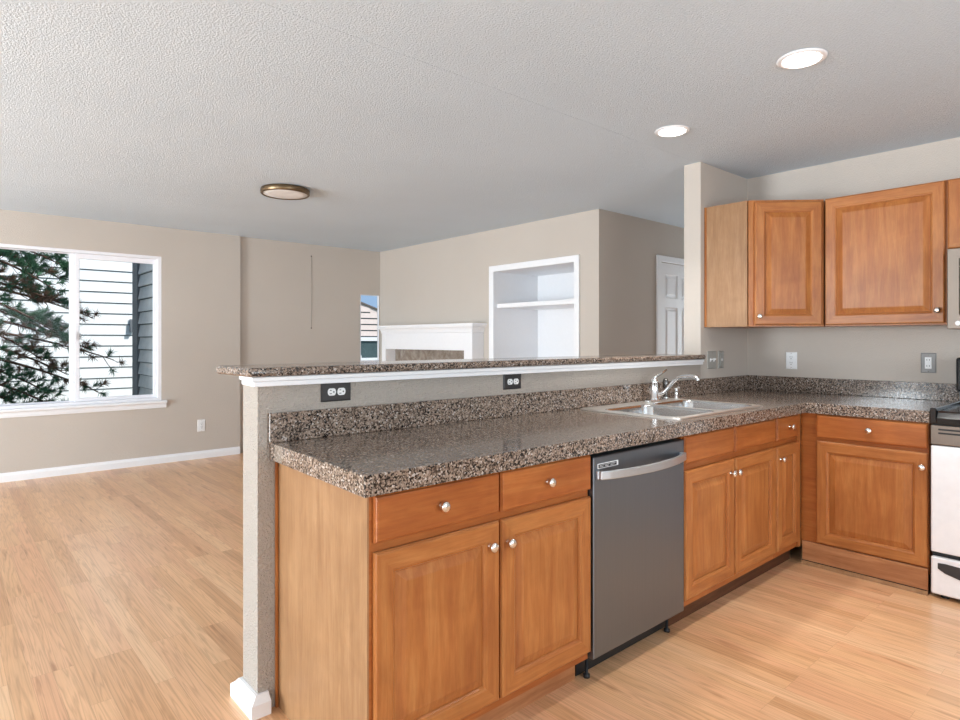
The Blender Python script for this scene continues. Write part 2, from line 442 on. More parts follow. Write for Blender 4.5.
# walls behind the camera, left openings for daylight, the back one added for fill light
struct(MB().cells('x', [YB-.12, -1.4, 1.8, 2.9, 5.5, 7.13], [0, .25, 2.15, H], lambda i, j: not ((i == 1 and j == 1) or (i == 3 and j < 2)), XL-.12, XL).build('wall_left', M_WALL),
       'left wall with the patio opening')
struct(MB().cells('y', [XL, -.3, 2.7, XR], [0, .7, 2.2, H], lambda i, j: not (i == 1 and j == 1), YB-.12, YB).build('wall_back', M_WALL),
       'back wall of the kitchen')

def baseprof(h, t): return [(0, 0), (t, 0), (t, h*.68), (t*.55, h*.86), (t*.35, h), (0, h)]
b = MB().prism(baseprof(.082, .016), lambda u, v, t: (t, YF-u, v), XL, 2.56)
struct(b.build('baseboard_window', M_WHITE), 'white baseboard below the slider window', 'baseboard')
# moulding wrapped round the foot of the half wall
b = MB(); hh, tt = .066, .033
pr = baseprof(hh, tt)
def ringpts(off, z): return [(.858, YH-off, z), (.824-off, YH-off, z), (.824-off, YT+off, z), (3.74, YT+off, z)]
rows = [ringpts(u, v) for u, v in pr[1:]]
vr = [[b.bm.verts.new(p) for p in r] for r in rows]
for a, c2 in zip(vr, vr[1:]):
    for i in range(3): b.face([a[i], a[i+1], c2[i+1], c2[i]])
inner = [b.bm.verts.new(p) for p in ringpts(.0005, hh)]; innerb = [b.bm.verts.new(p) for p in ringpts(.0005, 0)]
for i in range(3):
    b.face([vr[-1][i], vr[-1][i+1], inner[i+1], inner[i]]); b.face([innerb[i], innerb[i+1], vr[0][i+1], vr[0][i]]); b.face([inner[i], inner[i+1], innerb[i+1], innerb[i]])
for e in (0, 3): b.face([vr[k][e] for k in range(len(vr))] + [inner[e], innerb[e]])
struct(b.build('baseboard_half', M_WHITE), 'white moulding around the foot of the half wall', 'baseboard')
# white cap board on the half wall, under the granite ledge
cp = MB().box(.800, 3.742, 2.046, 2.207, 1.1085, 1.126).box(.792, 3.744, 2.040, 2.212, 1.126, 1.1415)
for v in cp.bm.verts:
    if v.co.x < 1: v.co.x += .02*(v.co.y-2.04)/.17
struct(cp.build('trim_2', M_WHITE, bevel=.003), 'white cap moulding under the granite ledge', 'trim')
# white corner strip hugging the wall jog is painted wall; the window stool and apron
st = MB().prism([(0, 0), (.012, 0), (.018, .02), (.018, .045), (.045, .052), (.05, .062), (.045, .076), (0, .076)], lambda u, v, t: (t, YF-u, .572+v), .18, 1.803)
struct(st.build('trim_3', M_WHITE), 'white stool and apron under the slider window', 'trim')

# ---- window 1: horizontal slider
w = bpy.data.objects.new('window_1', None); COL.objects.link(w); w.location = (1.0, YF, wz0); struct(w, 'white slider window looking on the neighbour house', 'window')
def wbox(mb, x0, x1, y0, y1, z0, z1): mb.box(x0-1.0, x1-1.0, y0-YF, y1-YF, z0-wz0, z1-wz0)
fr = MB().cells('y', [wx0-1.0, wx0+.035-1, wx1-.035-1, wx1-1.0], [0, .03, wz1-wz0-.03, wz1-wz0], lambda i, j: not (i == 1 and j == 1), .004, .155)
fr.build('window_frame', M_VINYL, w, .003)
s1 = MB().cells('y', [.012, .052, .697, 1.727-1.0], [.03, .062, wz1-wz0-.078, wz1-wz0-.03], lambda i, j: not (i == 1 and j == 1), .05, .085)
s1.build('sliding_sash', M_VINYL, w, .004)
s2 = MB().cells('y', [.275-1, .290-1, .975-1, .0118], [.03, .04, wz1-wz0-.036, wz1-wz0-.03], lambda i, j: not (i == 1 and j == 1), .088, .125)
s2.build('fixed_sash', M_VINYL, w, .003)
MB().box(.050, .700, .064, .070, .058, wz1-wz0-.074).build('pane', M_GLASS, w)
MB().box(.286-1, .978-1, .103, .109, .036, wz1-wz0-.033).build('pane', M_GLASS, w)
MB().box(.006, .026, .034, .050, .62, .70).build('latch', M_VINYL, w, .003)
# ---- window 2: slim fixed light by the fireplace corner
w = bpy.data.objects.new('window_2', None); COL.objects.link(w); w.location = (4.264, YF+.04, sz0); struct(w, 'slim fixed window beside the fireplace mantel', 'window')
hw = (sx1-sx0)/2
MB().cells('y', [-hw, -hw+.010, hw-.010, hw], [0, .025, sz1-sz0-.010, sz1-sz0], lambda i, j: not (i == 1 and j == 1), .002, .036).build('window_frame', M_VINYL, w, .003)
MB().box(-hw+.009, hw-.009, .018, .023, .024, sz1-sz0-.009).build('pane', M_GLASS, w)

# ---- door 1: white six-panel door in the hall
d = bpy.data.objects.new('door_1', None); COL.objects.link(d); d.location = (dx0, 3.407, 0); struct(d, 'white six-panel door in the hall wall', 'door')
dw = dx1-dx0
MB().cells('y', [-.071, .0, dw, dw+.071], [0, dz1, dz1+.062], lambda i, j: not (i == 1 and j == 0), -.018, 0).build('casing', M_WHITE, d, .005)
def panel_slab(mb, x0, x1, z0, z1, panels, yf, yb, dep=.012, marg=.03):
    xs = sorted({x0, x1, *[p[0] for p in panels], *[p[1] for p in panels]}); zs = sorted({z0, z1, *[p[2] for p in panels], *[p[3] for p in panels]})
    inp = lambda i, j: any(p[0]-1e-6 <= xs[i] and xs[i+1] <= p[1]+1e-6 and p[2]-1e-6 <= zs[j] and zs[j+1] <= p[3]+1e-6 for p in panels)
    mb.cells('y', xs, zs, lambda i, j: not inp(i, j), yf, yb)
    for p in panels:
        rect = lambda m, y: [(p[0]+m, y, p[2]+m), (p[1]-m, y, p[2]+m), (p[1]-m, y, p[3]-m), (p[0]+m, y, p[3]-m)]
        mb.loops([rect(0, yf+.001), rect(.012, yf+dep), rect(marg-.006, yf+dep), rect(marg+.012, yf+.003)], False, True)
ps = []
for a, b2 in ((.11, .34), (.42, .65)):
    for z0, z1 in ((.22, .78), (.93, 1.60), (1.69, 1.93)): ps.append((a, b2, z0, z1))
pm = MB(); panel_slab(pm, .004, dw-.004, .008, dz1-.004, ps, .008, .045); pm.build('door_panel', M_WHITE, d)
MB().lathe([(.003, 0), (.026, .0), (.026, .006), (.010, .012), (.010, .035), (.026, .045), (.028, .06), (.018, .07), (.002, .072)], (.70, .008, .96), '-y').build('door_knob', M_NICKEL, d)

# ------------------------------------------------------------------ ceiling fixtures
def recessed(x, y, label):
    t = thing('recessed_light', label, 'ceiling light', (x, y, H), group='recessed ceiling lights')
    ring = [(.068, -.001), (.070, -.006), (.084, -.008), (.094, -.004), (.095, -.0005)]
    MB().lathe(ring[::-1], (0, 0, 0), 'z', 40).build('trim_ring', M_WHITE, t)
    MB().lathe([(.066, -.0105), (.069, -.009), (.069, -.0082)], (0, 0, 0), 'z', 40).build('lens', M_LAMP, t)
    ld = bpy.data.lights.new('downlight', 'AREA'); ld.shape = 'DISK'; ld.size = .13; ld.energy = 6; ld.spread = R(100); ld.color = (1, .97, .93)
    lo = bpy.data.objects.new('downlight', ld); COL.objects.link(lo); lo.location = (x, y, H-.014)
recessed(2.695, 1.037, 'round lit recessed light nearest the camera, over the kitchen floor')
recessed(3.083, 1.872, 'round lit recessed light over the sink, near the stub wall')
t = thing('flush_ceiling_light', 'round flush ceiling light with a bronze rim over the living room', 'ceiling light', (2.03, 4.56, H-.0015))
MB().lathe([(.165, -.004), (.178, -.004), (.182, -.012), (.182, -.040), (.176, -.046), (.168, -.046), (.165, -.040)], (0, 0, 0), 'z', 48).build('rim', M_BRONZE, t)
MB().lathe([(.02, -.047), (.12, -.045), (.164, -.041), (.164, -.036), (.02, -.034)], (0, 0, 0), 'z', 48).build('diffuser', M_DIFF, t)

# ------------------------------------------------------------------ granite
ZC, ZCB = .914, .856
# sink cut-out
kx0, kx1, ky0, ky1 = 2.482, 3.290, 1.485, 1.925
t = thing('countertop', 'speckled brown granite tile worktop running round the corner to the range', 'countertop', (.836, 1.397, 0))
def off(mb): # move world coordinates into the thing's frame
    for v in mb.bm.verts: v.co -= Vector((.836, 1.397, 0))
    return mb
xs = [.8637, kx0, kx1, 3.7184, XR-.002]; ys = [.820, 1.4337, ky0, ky1, YH-.001]
def keep(i, j):
    if i < 3 and j == 0: return False
    return not (i == 1 and j == 2)
def splay(mb):   # the open end of the worktop runs a little out of square
    for v in mb.bm.verts:
        if v.co.x < .90: v.co.x += .028*(v.co.y-1.397)/.675
    return mb
off(splay(MB().cells('z', xs, ys, keep, .8745, ZC))).build('top', M_GR, t)
ed = MB()
ex = [.836, .8635, 3.694, 3.7182]; ey = [.820, 1.397, 1.4335, YH-.001]
ed.cells('z', ex, ey, lambda i, j: (i, j) in ((0, 1), (1, 1), (2, 1), (0, 2), (2, 0)), ZCB, ZC+.0004)
off(splay(ed)).build('front_edge', M_GR, t, .0025)
off(MB().box(.858, XR-.022, 2.052, YH-.001, ZC+.0005, 1.0156)).build('backsplash', M_GR, t, .002)
off(MB().box(XR-.021, XR-.001, .835, YH-.001, ZC+.0005, 1.0156)).build('backsplash', M_GR, t, .002)
# raised ledge on the half wall
lb = MB().box(.780, 3.752, 2.030, 2.345, 1.1420, 1.1735)
for v in lb.bm.verts:
    if v.co.x < 1: v.co.x -= .006*(v.co.y-2.03)/.3
o = lb.build('bar_ledge', M_GR, None, .013, 4); tag(o, 'long speckled granite bar ledge capping the half wall', 'bar ledge')

# ------------------------------------------------------------------ kitchen cabinets
def knob(parent, x, y, z, label=None):
    o = MB().lathe([(.002, 0), (.008, 0), (.008, .002), (.0055, .006), (.0055, .013), (.012, .017), (.0155, .021), (.0160, .025), (.013, .029), (.007, .031), (.001, .0315)], (x, y, z), '-y', 20).build('knob', M_NICKEL, parent)
    return o
def raised_door(parent, x0, x1, z0, z1, kn=None, name='door', th=.02, stile=.066, y=-.001):
    """front face at y - th; frame mesh, with the raised panel and the knob as sub-parts"""
    yf = y-th
    rect = lambda m, yy: [(x0+m, yy, z0+m), (x1-m, yy, z0+m), (x1-m, yy, z1-m), (x0+m, yy, z1-m)]
    def ringfaces(mb, rings, close):
        vr = [[mb.bm.verts.new(p) for p in r] for r in rings]
        for a, b in zip(vr, vr[1:]):
            for i in range(4): mb.face([a[i], a[(i+1) % 4], b[(i+1) % 4], b[i]], 1 if i in (0, 2) else 0)
        return vr
    fm = MB()
    vr = ringfaces(fm, [rect(.001, y), rect(0, yf+.008), rect(.002, yf+.006), rect(.003, yf+.0025), rect(.007, yf), rect(stile-.012, yf), rect(stile-.008, yf+.003), rect(stile-.004, yf+.004), rect(stile, yf+.010), rect(stile, y)], 0)
    for i in range(4): fm.face([vr[-1][i], vr[-1][(i+1) % 4], vr[0][(i+1) % 4], vr[0][i]])
    dr = fm.build(name, [M_WV, M_WR], parent)
    pn = MB(); m = stile+.0003
    pn.loops([rect(m, y-.002), rect(m, yf+.011), rect(m+.005, yf+.010), rect(m+.030, yf+.002), rect(m+.034, yf+.0015)], True, True)
    pn.build('raised_panel', M_WV, dr)
    if kn: knob(dr, kn[0], yf, kn[1])
    return dr
def slab_front(parent, x0, x1, z0, z1, kn=None, name='drawer', th=.02, y=-.001):
    yf = y-th
    rect = lambda m, yy: [(x0+m, yy, z0+m), (x1-m, yy, z0+m), (x1-m, yy, z1-m), (x0+m, yy, z1-m)]
    fm = MB(); fm.loops([rect(.001, y), rect(0, yf+.009), rect(.003, yf+.006), rect(.004, yf+.002), rect(.009, yf)], True, True)
    dr = fm.build(name, M_WH, parent)
    if kn: knob(dr, kn[0], yf, kn[1])
    return dr
def base_cabinet(label, loc, rotz, w, doors, drawers, toe='recess', end=False, x_end=0):
    t = thing('base_cabinet', label, 'cabinet', loc, rotz, 'maple base cabinets')
    e = .0275 if end else .0005
    cz0 = .10
    # carcass box and face frame
    cb = MB().box(e, e+.015, .0195, .618, cz0, .8735).box(w-.0155, w-.0005, .0195, .618, cz0, .8735)
    cb.box(e+.0151, w-.0156, .606, .618, cz0, .8735).box(e+.0151, w-.0156, .0195, .6059, cz0, cz0+.015)
    cb.build('carcass', M_WV, t)
    fr = MB()
    dx = sorted(doors)
    openings = [(d[0]+.012, d[1]-.012, .16, .68) for d in doors] + [(d[0]+.012, d[1]-.012, .745, .838) for d in drawers]
    xs = sorted({0, w-.001, *[o[0] for o in openings], *[o[1] for o in openings]}); zs = [.10, .16, .68, .745, .838, .8735]
    def kp(i, j):
        return not any(o[0]-1e-6 <= xs[i] and xs[i+1] <= o[1]+1e-6 and o[2]-1e-6 <= zs[j] and zs[j+1] <= o[3]+1e-6 for o in openings)
    fr.cells('y', xs, zs, kp, 0, .019); fr.build('face_frame', M_WH, t)
    for x0, x1, z0, z1, kn in doors_full(doors): raised_door(t, x0, x1, z0, z1, kn)
    for d in drawers: slab_front(t, d[0], d[1], d[2], d[3], d[4], 'drawer' if d[4] else 'false_drawer_front')
    if toe != 'flush':
        MB().box(e, w-.0005 if w > .4 else w+.028, .060, .072, 0, .0995).build('toe_kick', M_TOE if toe == 'recess' else M_TOE_SHADE, t)
    return t
def doors_full(ds): return ds
YFR = 1.436
# left cabinet of the peninsula
X0 = .873
t = base_cabinet('double base cabinet with pale oak end panel at the open end of the peninsula', (X0, YFR, 0), 0, .923,
    [(.009, .462, .132, .697, (.462-.045, .629)), (.471, .919, .132, .697, (.471+.024, .625))],
    [(.009, .462, .722, .849, (.227, .788)), (.471, .919, .722, .849, (.682, .788))], end=True)
ep = MB().box(-.0055, -.0003, .0005, .632, 0, .8735)
for v in ep.bm.verts: v.co.x += .026*v.co.y/.632
ep.build('end_panel', M_END, t)['label'] = 'pale oak veneer end panel'
MB().box(.0095, .0195, .6225, .634, 0, .850).build('scribe_strip', M_WV, t, .002)
# sink cabinet
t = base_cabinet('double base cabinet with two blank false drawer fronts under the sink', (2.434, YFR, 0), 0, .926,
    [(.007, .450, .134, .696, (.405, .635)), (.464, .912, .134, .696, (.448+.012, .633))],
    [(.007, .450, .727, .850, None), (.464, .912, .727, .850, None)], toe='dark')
# narrow cabinet in the inside corner
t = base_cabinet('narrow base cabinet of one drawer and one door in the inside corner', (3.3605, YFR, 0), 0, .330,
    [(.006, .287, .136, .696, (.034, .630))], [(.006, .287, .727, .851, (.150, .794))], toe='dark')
MB().box(.292, .329, -.010, -.0005, .10, .8535).build('filler_strip', M_WV, t)
# cabinet beside the range: its front looks towards -X
t = base_cabinet('base cabinet of one drawer and one door between corner and range', (3.7195, 1.4345, 0), R(-90), .609,
    [(.087, .606, .135, .704, (.589-.005, .633))], [(.087, .606, .724, .850, (.352, .790))], toe='flush')
for ch in t.children:
    if ch.name.startswith('carcass'): pass
MB().box(.012, .607, -.018, -.0005, .022, .128).build('toe_board', M_TOE, t, .002)
MB().prism([(0, 0), (.016, 0), (.012, .012), (0, .018)], lambda u, v, q: (q, -.018-u, v), .012, .607).build('shoe_moulding', M_END, t)
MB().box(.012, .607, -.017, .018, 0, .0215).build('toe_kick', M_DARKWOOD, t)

def wall_cabinet(label, loc, rotz, w, dep, z0, z1, doors, group='maple wall cabinets'):
    t = thing('wall_cabinet', label, 'cabinet', loc, rotz, group)
    MB().box(.0005, w-.0005, .0195, dep, z0, z1).build('carcass', M_WV, t)
    xs = sorted({0, w, *[d[0]+.012 for d in doors], *[d[1]-.012 for d in doors]}); zs = [z0, z0+.035, z1-.035, z1]
    MB().cells('y', xs, zs, lambda i, j: not (j == 1 and any(d[0]+.011 <= xs[i] and xs[i+1] <= d[1]-.011 for d in doors)), 0, .019).build('face_frame', M_WV, t)
    for x0, x1, a, b, kn in doors: raised_door(t, x0, x1, a, b, kn)
    return t
UZ0, UZ1 = 1.352, 2.138
# diagonal corner cabinet
A = Vector((3.804, 1.785)); B = Vector((4.129, 1.457))
dl = (B-A).length; ang = math.atan2((B-A).y, (B-A).x)
t = thing('corner_wall_cabinet', 'diagonal corner wall cabinet with a pale side panel against the stub wall', 'cabinet', (A.x, A.y, 0), ang, 'maple wall cabinets')
inv = Matrix.Rotation(-ang, 4, 'Z') @ Matrix.Translation((-A.x, -A.y, 0))
nrm = Vector((-(B-A).y, (B-A).x)).normalized()     # into the corner
A2, B2 = A+nrm*.0195, B+nrm*.0195
poly = [(3.8095, YH-.002), (3.8095, A2.y+.004), (A2.x+.009, A2.y), (B2.x-.004, B2.y), (4.411, B2.y), (4.411, YH-.002)]
cm = MB().prism(poly, lambda u, v, q: (u, v, q), UZ0, UZ1)
for v in cm.bm.verts: v.co = inv @ v.co
cm.build('carcass', M_WV, t)
sp = MB().box(3.8025, 3.809, A.y+.0015, YH-.002, UZ0, UZ1)
for v in sp.bm.verts: v.co = inv @ v.co
sp.build('side_panel', M_END, t)['label'] = 'pale veneer side panel'
sp = MB().box(3.799, 3.803, YH-.016, YH-.002, UZ0, UZ1)
for v in sp.bm.verts: v.co = inv @ v.co
sp.build('scribe_strip', M_WV, t)
MB().cells('y', [.0065, .05, dl-.03, dl-.001], [UZ0, UZ0+.04, UZ1-.04, UZ1], lambda i, j: not (i == 1 and j == 1), 0, .019).build('face_frame', M_WV, t)
raised_door(t, .040, dl-.020, UZ0+.010, UZ1-.013, (.060, UZ0+.062))
# large single-door cabinet
wall_cabinet('wide single-door wall cabinet between corner cabinet and microwave', (4.129, 1.451, 0), R(-90), .613, .283, UZ0, UZ1,
             [(.006, .607, UZ0+.008, UZ1-.004, (.578, 1.430))])
# short cabinet over the microwave
wall_cabinet('short double-door wall cabinet above the microwave', (4.129, .8365, 0), R(-90), .764, .283, 1.752, UZ1,
             [(.006, .379, 1.760, UZ1-.004, (.35, 1.79)), (.385, .758, 1.760, UZ1-.004, (.41, 1.79))])

# ------------------------------------------------------------------ dishwasher
t = thing('dishwasher', 'stainless steel dishwasher under the granite worktop', 'dishwasher', (1.803, 1.4155, 0))
W = .624
MB().box(.006, W-.006, .046, .60, .095, .845).build('tub_body', M_BLACK, t)
dm = MB()
prof = [(.045, .097), (.004, .097), (0, .101), (0, .833), (.004, .838), (.045, .838)]
dm.prism(prof, lambda u, v, q: (q, u, v), 0.001, W-.002); dm.build('door_panel', M_STEEL, t, .003)
# bowed bar handle
hp = []
nseg = 16
for k in range(nseg+1):
    s_ = k/nseg; x = .014+(W-.040)*s_; bow = .012+.046*math.sin(math.pi*s_)**.8
    hp.append((x, bow))
rings = [[(x, -b_-.014, .757), (x, -b_, .757), (x, -b_, .788), (x, -b_-.014, .788)] for x, b_ in hp]
hm = MB(); hm.loops(rings, True, True)
hm.box(.010, .026, -.014, -.0005, .757, .788); hm.box(W-.042, W-.026, -.014, -.0005, .757, .788)
hm.build('handle', M_STEELH, t, .003)
bd = MB().box(.022, .148, -.0025, -.0004, .7925, .8115).build('badge', M_PLASTIC, t, .001)
bi = MB().box(.026, .136, -.0034, -.0026, .7955, .8085); bi.build('badge_face', M_DPLATE, bd)
bl = MB()
for q, (a, b_) in enumerate(((.032, .060), (.064, .092), (.097, .128))): bl.box(a, b_, -.0040, -.0035, .8042, .8056); bl.box(a, b_-.006, -.0040, -.0035, .7990, .8004)
bl.build('badge_lines', M_PLASTIC, bd)
MB().box(.004, W-.004, .085, .097, .004, .0945).build('toe_plate', M_BLACK, t)
for fx in (.035, W-.04): MB().lathe([(.006, .0), (.013, .0), (.013, .012), (.006, .014), (.006, .094)], (fx, .060, .0005), 'z', 12).build('levelling_foot', M_BLACK, t)

# ------------------------------------------------------------------ sink, faucet, soap pump
t = thing('sink', 'double bowl stainless drop-in sink set in the granite worktop', 'sink', (2.90, 1.72, ZC))
def rr(x0, x1, y0, y1, r, z, n=5):
    pts = []
    for cx, cy, a0 in ((x1-r, y1-r, 0), (x0+r, y1-r, 90), (x0+r, y0+r, 180), (x1-r, y0+r, 270)):
        for k in range(n+1):
            a = R(a0+90*k/n); pts.append((cx+r*math.cos(a)-2.90, cy+r*math.sin(a)-1.72, z-ZC))
    return pts
SX0, SX1, SY0, SY1 = 2.452, 3.312, 1.462, 2.022
bowls = [(2.498, 2.872, 1.500, 1.905), (2.912, 3.276, 1.500, 1.905)]
def bowl(x0, x1, y0, y1):
    mb = MB()
    zt = ZC+.0055
    rings = [rr(x0-.006, x1+.006, y0-.006, y1+.006, .055, zt+.0015), rr(x0, x1, y0, y1, .055, zt-.001), rr(x0+.004, x1-.004, y0+.004, y1-.004, .053, zt-.012), rr(x0+.012, x1-.012, y0+.012, y1-.012, .05, zt-.14),
             rr(x0+.020, x1-.020, y0+.020, y1-.020, .05, zt-.165), rr(x0+.045, x1-.045, y0+.045, y1-.045, .04, zt-.178)]
    mb.loops(rings, False, True, 0, True)
    return mb.build('bowl', M_BOWL, t)
for bb in bowls:
    bo = bowl(*bb)
    cx, cy = (bb[0]+bb[1])/2-2.90, (bb[2]+bb[3])/2-1.72
    MB().lathe([(.012, -.1712), (.030, -.1702), (.040, -.1692), (.042, -.1705), (.042, -.1722)], (cx, cy, 0), 'z', 24).build('drain', M_CHROME, bo)
# rim deck: outer rounded rectangle with two bowl cut-outs (triangle filled)
rb = bmesh.new()
def loop_edges(pts):
    vs = [rb.verts.new(p) for p in pts]
    return [rb.edges.new((vs[i], vs[(i+1) % len(vs)])) for i in range(len(vs))]
E_ = loop_edges(rr(SX0, SX1, SY0, SY1, .035, ZC+.0065))
for bb in bowls: E_ += loop_edges(rr(bb[0]-.006, bb[1]+.006, bb[2]-.006, bb[3]+.006, .055, ZC+.0070))
bmesh.ops.triangle_fill(rb, use_beauty=True, use_dissolve=False, edges=E_)
mbr = MB(); mbr.bm.free(); mbr.bm = rb
oy = [rr(SX0-.004, SX1+.004, SY0-.004, SY1+.004, .037, ZC+.0008), rr(SX0-.003, SX1+.003, SY0-.003, SY1+.003, .037, ZC+.005), rr(SX0, SX1, SY0, SY1, .035, ZC+.0066)]
mbr.loops(oy, False, False, 0, True)
mbr.build('rim', M_SINK, t)

DZ = ZC+.0072
t = thing('faucet', 'chrome single-lever kitchen faucet on the back of the sink', 'faucet', (3.060, 1.972, DZ))
bp_ = MB(); o_ = []
for k in range(24):
    a = 2*math.pi*k/24; o_.append((.065*(1 if math.cos(a) > 0 else -1)*(abs(math.cos(a)) > 1e-6)+.045*math.cos(a)+.018, .030*math.sin(a)))
bp_.prism(o_, lambda u, v, q: (u, v, q), 0, .010); bp_.build('deck_plate', M_CHROME, t, .003)
MB().lathe([(.030, .0102), (.030, .016), (.024, .022), (.0225, .10), (.0235, .104), (.0235, .112), (.018, .124), (.006, .130)], (0, 0, 0), 'z', 28).build('body', M_CHROME, t)
MB().tube([(0, 0, .126), (.010, -.004, .138), (.05, -.012, .152), (.095, -.018, .176)], [.008, .0065, .006, .0075], 12).build('lever', M_CHROME, t)
sp_ = [(.012, -.012, .036), (.030, -.035, .046), (.042, -.060, .072), (.050, -.085, .105), (.055, -.108, .128), (.055, -.135, .141), (.052, -.170, .147), (.048, -.215, .147), (.046, -.236, .143), (.046, -.242, .126)]
def smooth_path(p, n=5):
    p = [Vector(q) for q in p]; out = []
    for i in range(len(p)-1):
        a, b, c_, d_ = p[max(i-1, 0)], p[i], p[i+1], p[min(i+2, len(p)-1)]
        for k in range(n):
            s = k/n; out.append(.5*((2*b)+(c_-a)*s+(2*a-5*b+4*c_-d_)*s*s+(3*b-a-3*c_+d_)*s**3))
    return out+[p[-1]]
MB().tube(smooth_path(sp_), .0105, 14).build('spout', M_CHROME, t)
MB().lathe([(.018, .0), (.018, .006), (.013, .012), (.012, .05), (.016, .066), (.017, .095), (.012, .112), (.004, .116)], (.115, -.002, .0102), 'z', 20).build('spray_head', M_SPRAY, t)
MB().lathe([(.0185, .0), (.0195, .002), (.0195, .006), (.0185, .008)], (.115, -.002, .0102), 'z', 20).build('spray_collar', M_CHROME, t)
t = thing('soap_pump', 'small chrome soap pump right of the faucet', 'soap dispenser', (3.295, 1.975, DZ))
MB().lathe([(.018, 0), (.018, .004), (.0125, .008), (.0115, .040), (.013, .048), (.013, .062), (.003, .064)], (0, 0, 0), 'z', 20).build('bottle_collar', M_CHROME, t)
MB().tube([(0, 0, .060), (0, -.008, .066), (0, -.020, .066), (0, -.024, .061)], .0050, 10).build('nozzle', M_CHROME, t)

# ------------------------------------------------------------------ outlets and switches
def recept_face(mb, cx, cz, r, y, mi): # rounded receptacle disc, flattened at two sides
    pts = [(cx+r*max(-.8, min(.8, math.sin(2*math.pi*k/24)))*1.0, cz+r*math.cos(2*math.pi*k/24)) for k in range(24)]
    mb.prism(pts, lambda u, v, q: (u, q, v), y-.003, y, mi)
def outlet(label, loc, rotz, w, h, mplate, horiz=False, style='duplex', group='wall outlets and switches'):
    t = thing('outlet' if style != 'switch' else 'light_switch', label, 'outlet' if style != 'switch' else 'light switch', loc, rotz, group)
    y0 = -.006
    rect = lambda m, y: [(-w/2+m, y, -h/2+m), (w/2-m, y, -h/2+m), (w/2-m, y, h/2-m), (-w/2+m, y, h/2-m)]
    MB().loops([rect(0, -.0003), rect(0, -.003), rect(.005, y0)], True, True).build('cover_plate', mplate, t)
    if style == 'duplex':
        for s in (-1, 1):
            cx, cz = (s*.0195, 0) if horiz else (0, s*.0195)
            mb = MB(); recept_face(mb, 0, 0, .0165, 0, 0)
            r_ = mb.build('receptacle', M_PLASTIC, t, loc=(cx, y0-.0002, cz))
            if horiz: r_.rotation_euler.y = R(-90)
            MB().box(-.0075, -.0050, -.0036, -.0031, .001, .010).build('slot', M_SLOT, r_); MB().box(.0050, .0075, -.0036, -.0031, .002, .009).build('slot', M_SLOT, r_)
            MB().lathe([(.0028, .0031), (.0028, .0036)], (0, 0, -.007), '-y', 10).build('ground_hole', M_SLOT, r_)
    elif style == 'decora':
        r_ = MB().box(-.0165, .0165, y0-.004, y0-.0002, -.034, .034).build('receptacle', M_PLASTIC, t, .001)
        for s in (-1, 1):
            for q in (-1, 1): MB().box(q*.0062-.0013, q*.0062+.0013, y0-.0046, y0-.0041, s*.018-.004, s*.018+.005).build('slot', M_SLOT, r_)
    elif style == 'switch':
        n_ = max(1, round(w/.06)-0) if w > .09 else 1
        for k in range(n_):
            cx = (k-(n_-1)/2)*.046
            sw = MB().box(cx-.006, cx+.006, y0-.002, y0-.0002, -.013, .013).build('toggle_frame', M_PLASTIC, t)
            MB().prism([(0, -.006), (.014, .004), (.014, .010), (0, .006)], lambda u, v, q: (q, y0-.002-u, v), cx-.0045, cx+.0045).build('toggle', M_PLASTIC, sw)
    elif style == 'gfci':
        MB().box(-.017, .017, y0-.004, y0-.0002, -.034, .034).build('rocker', M_GPLATE, t, .001)
        MB().box(-.010, .010, y0-.006, y0-.0042, -.008, .008).build('button', M_PLASTIC, t, .001)
    for s in (-1, 1):
        p_ = (s*w*.42, y0, 0) if horiz else (0, y0, s*h*.42)
        MB().lathe([(.0001, .0), (.0028, .0), (.0025, .0012), (.0001, .0014)], p_, '-y', 10).build('screw', M_NICKEL if mplate is not M_DPLATE else M_DPLATE, t)
    return t
outlet('dark horizontal outlet plate near the open end of the half wall', (1.117, YH, 1.0755), 0, .122, .0705, M_DPLATE, True)
outlet('dark horizontal outlet plate halfway along the half wall', (2.031, YH, 1.0725), 0, .116, .0705, M_DPLATE, True)
outlet('grey metal double switch plate at the end of the bar ledge', (3.893, YH, 1.135), 0, .116, .118, M_GPLATE, False, 'switch')
outlet('narrow grey metal outlet plate right of the double switch', (4.019, YH, 1.135), 0, .074, .118, M_GPLATE, False, 'gfci')
outlet('white outlet on the kitchen wall under the corner cabinet', (XR, 1.764, 1.127), R(-90), .073, .116, M_PLASTIC)
outlet('chrome framed outlet on the kitchen wall near the range', (XR, .984, 1.132), R(-90), .076, .118, M_PLATE2, False, 'decora')
outlet('white outlet low on the wall right of the slider window', (2.152, YF, .353), 0, .078, .128, M_PLASTIC)

# ------------------------------------------------------------------ range
t = thing('range', 'freestanding range with black cooktop cut by the right photo edge', 'range', (3.680, .813, 0), R(-90))
W = .758
MB().box(.003, W-.003, .032, .66, .035, .855).build('body', M_BLACK, t)
MB().box(0.001, W-.001, 0, .031, .228, .750).build('oven_door', M_RANGEW, t, .006)
MB().box(.16, W-.16, -.0012, -.0002, .36, .62).build('oven_window', M_GLASSK, t)
ct = MB().box(0, W, .0, .031, .754, .850); ct.build('control_strip', M_STEELD, t, .004)
for z_ in (.808, .826): MB().box(.032, W-.032, -.0012, -.0002, z_, z_+.008).build('vent_slot', M_SLOT, t)
dr = MB().box(.001, W-.001, 0, .031, .022, .205).build('storage_drawer', M_RANGEW, t, .008)
hp = [(.030, .150), (.06, .132), (.12, .116), (.22, .104), (W/2, .100), (W-.22, .104), (W-.12, .116), (W-.06, .132), (W-.030, .150), (W-.030, .178), (W-.06, .180), (W/2, .160), (.06, .180), (.030, .178)]
MB().prism(hp, lambda u, v, q: (u, q, v), -.004, -.0005).build('drawer_grip', M_DPLATE, t, .002)
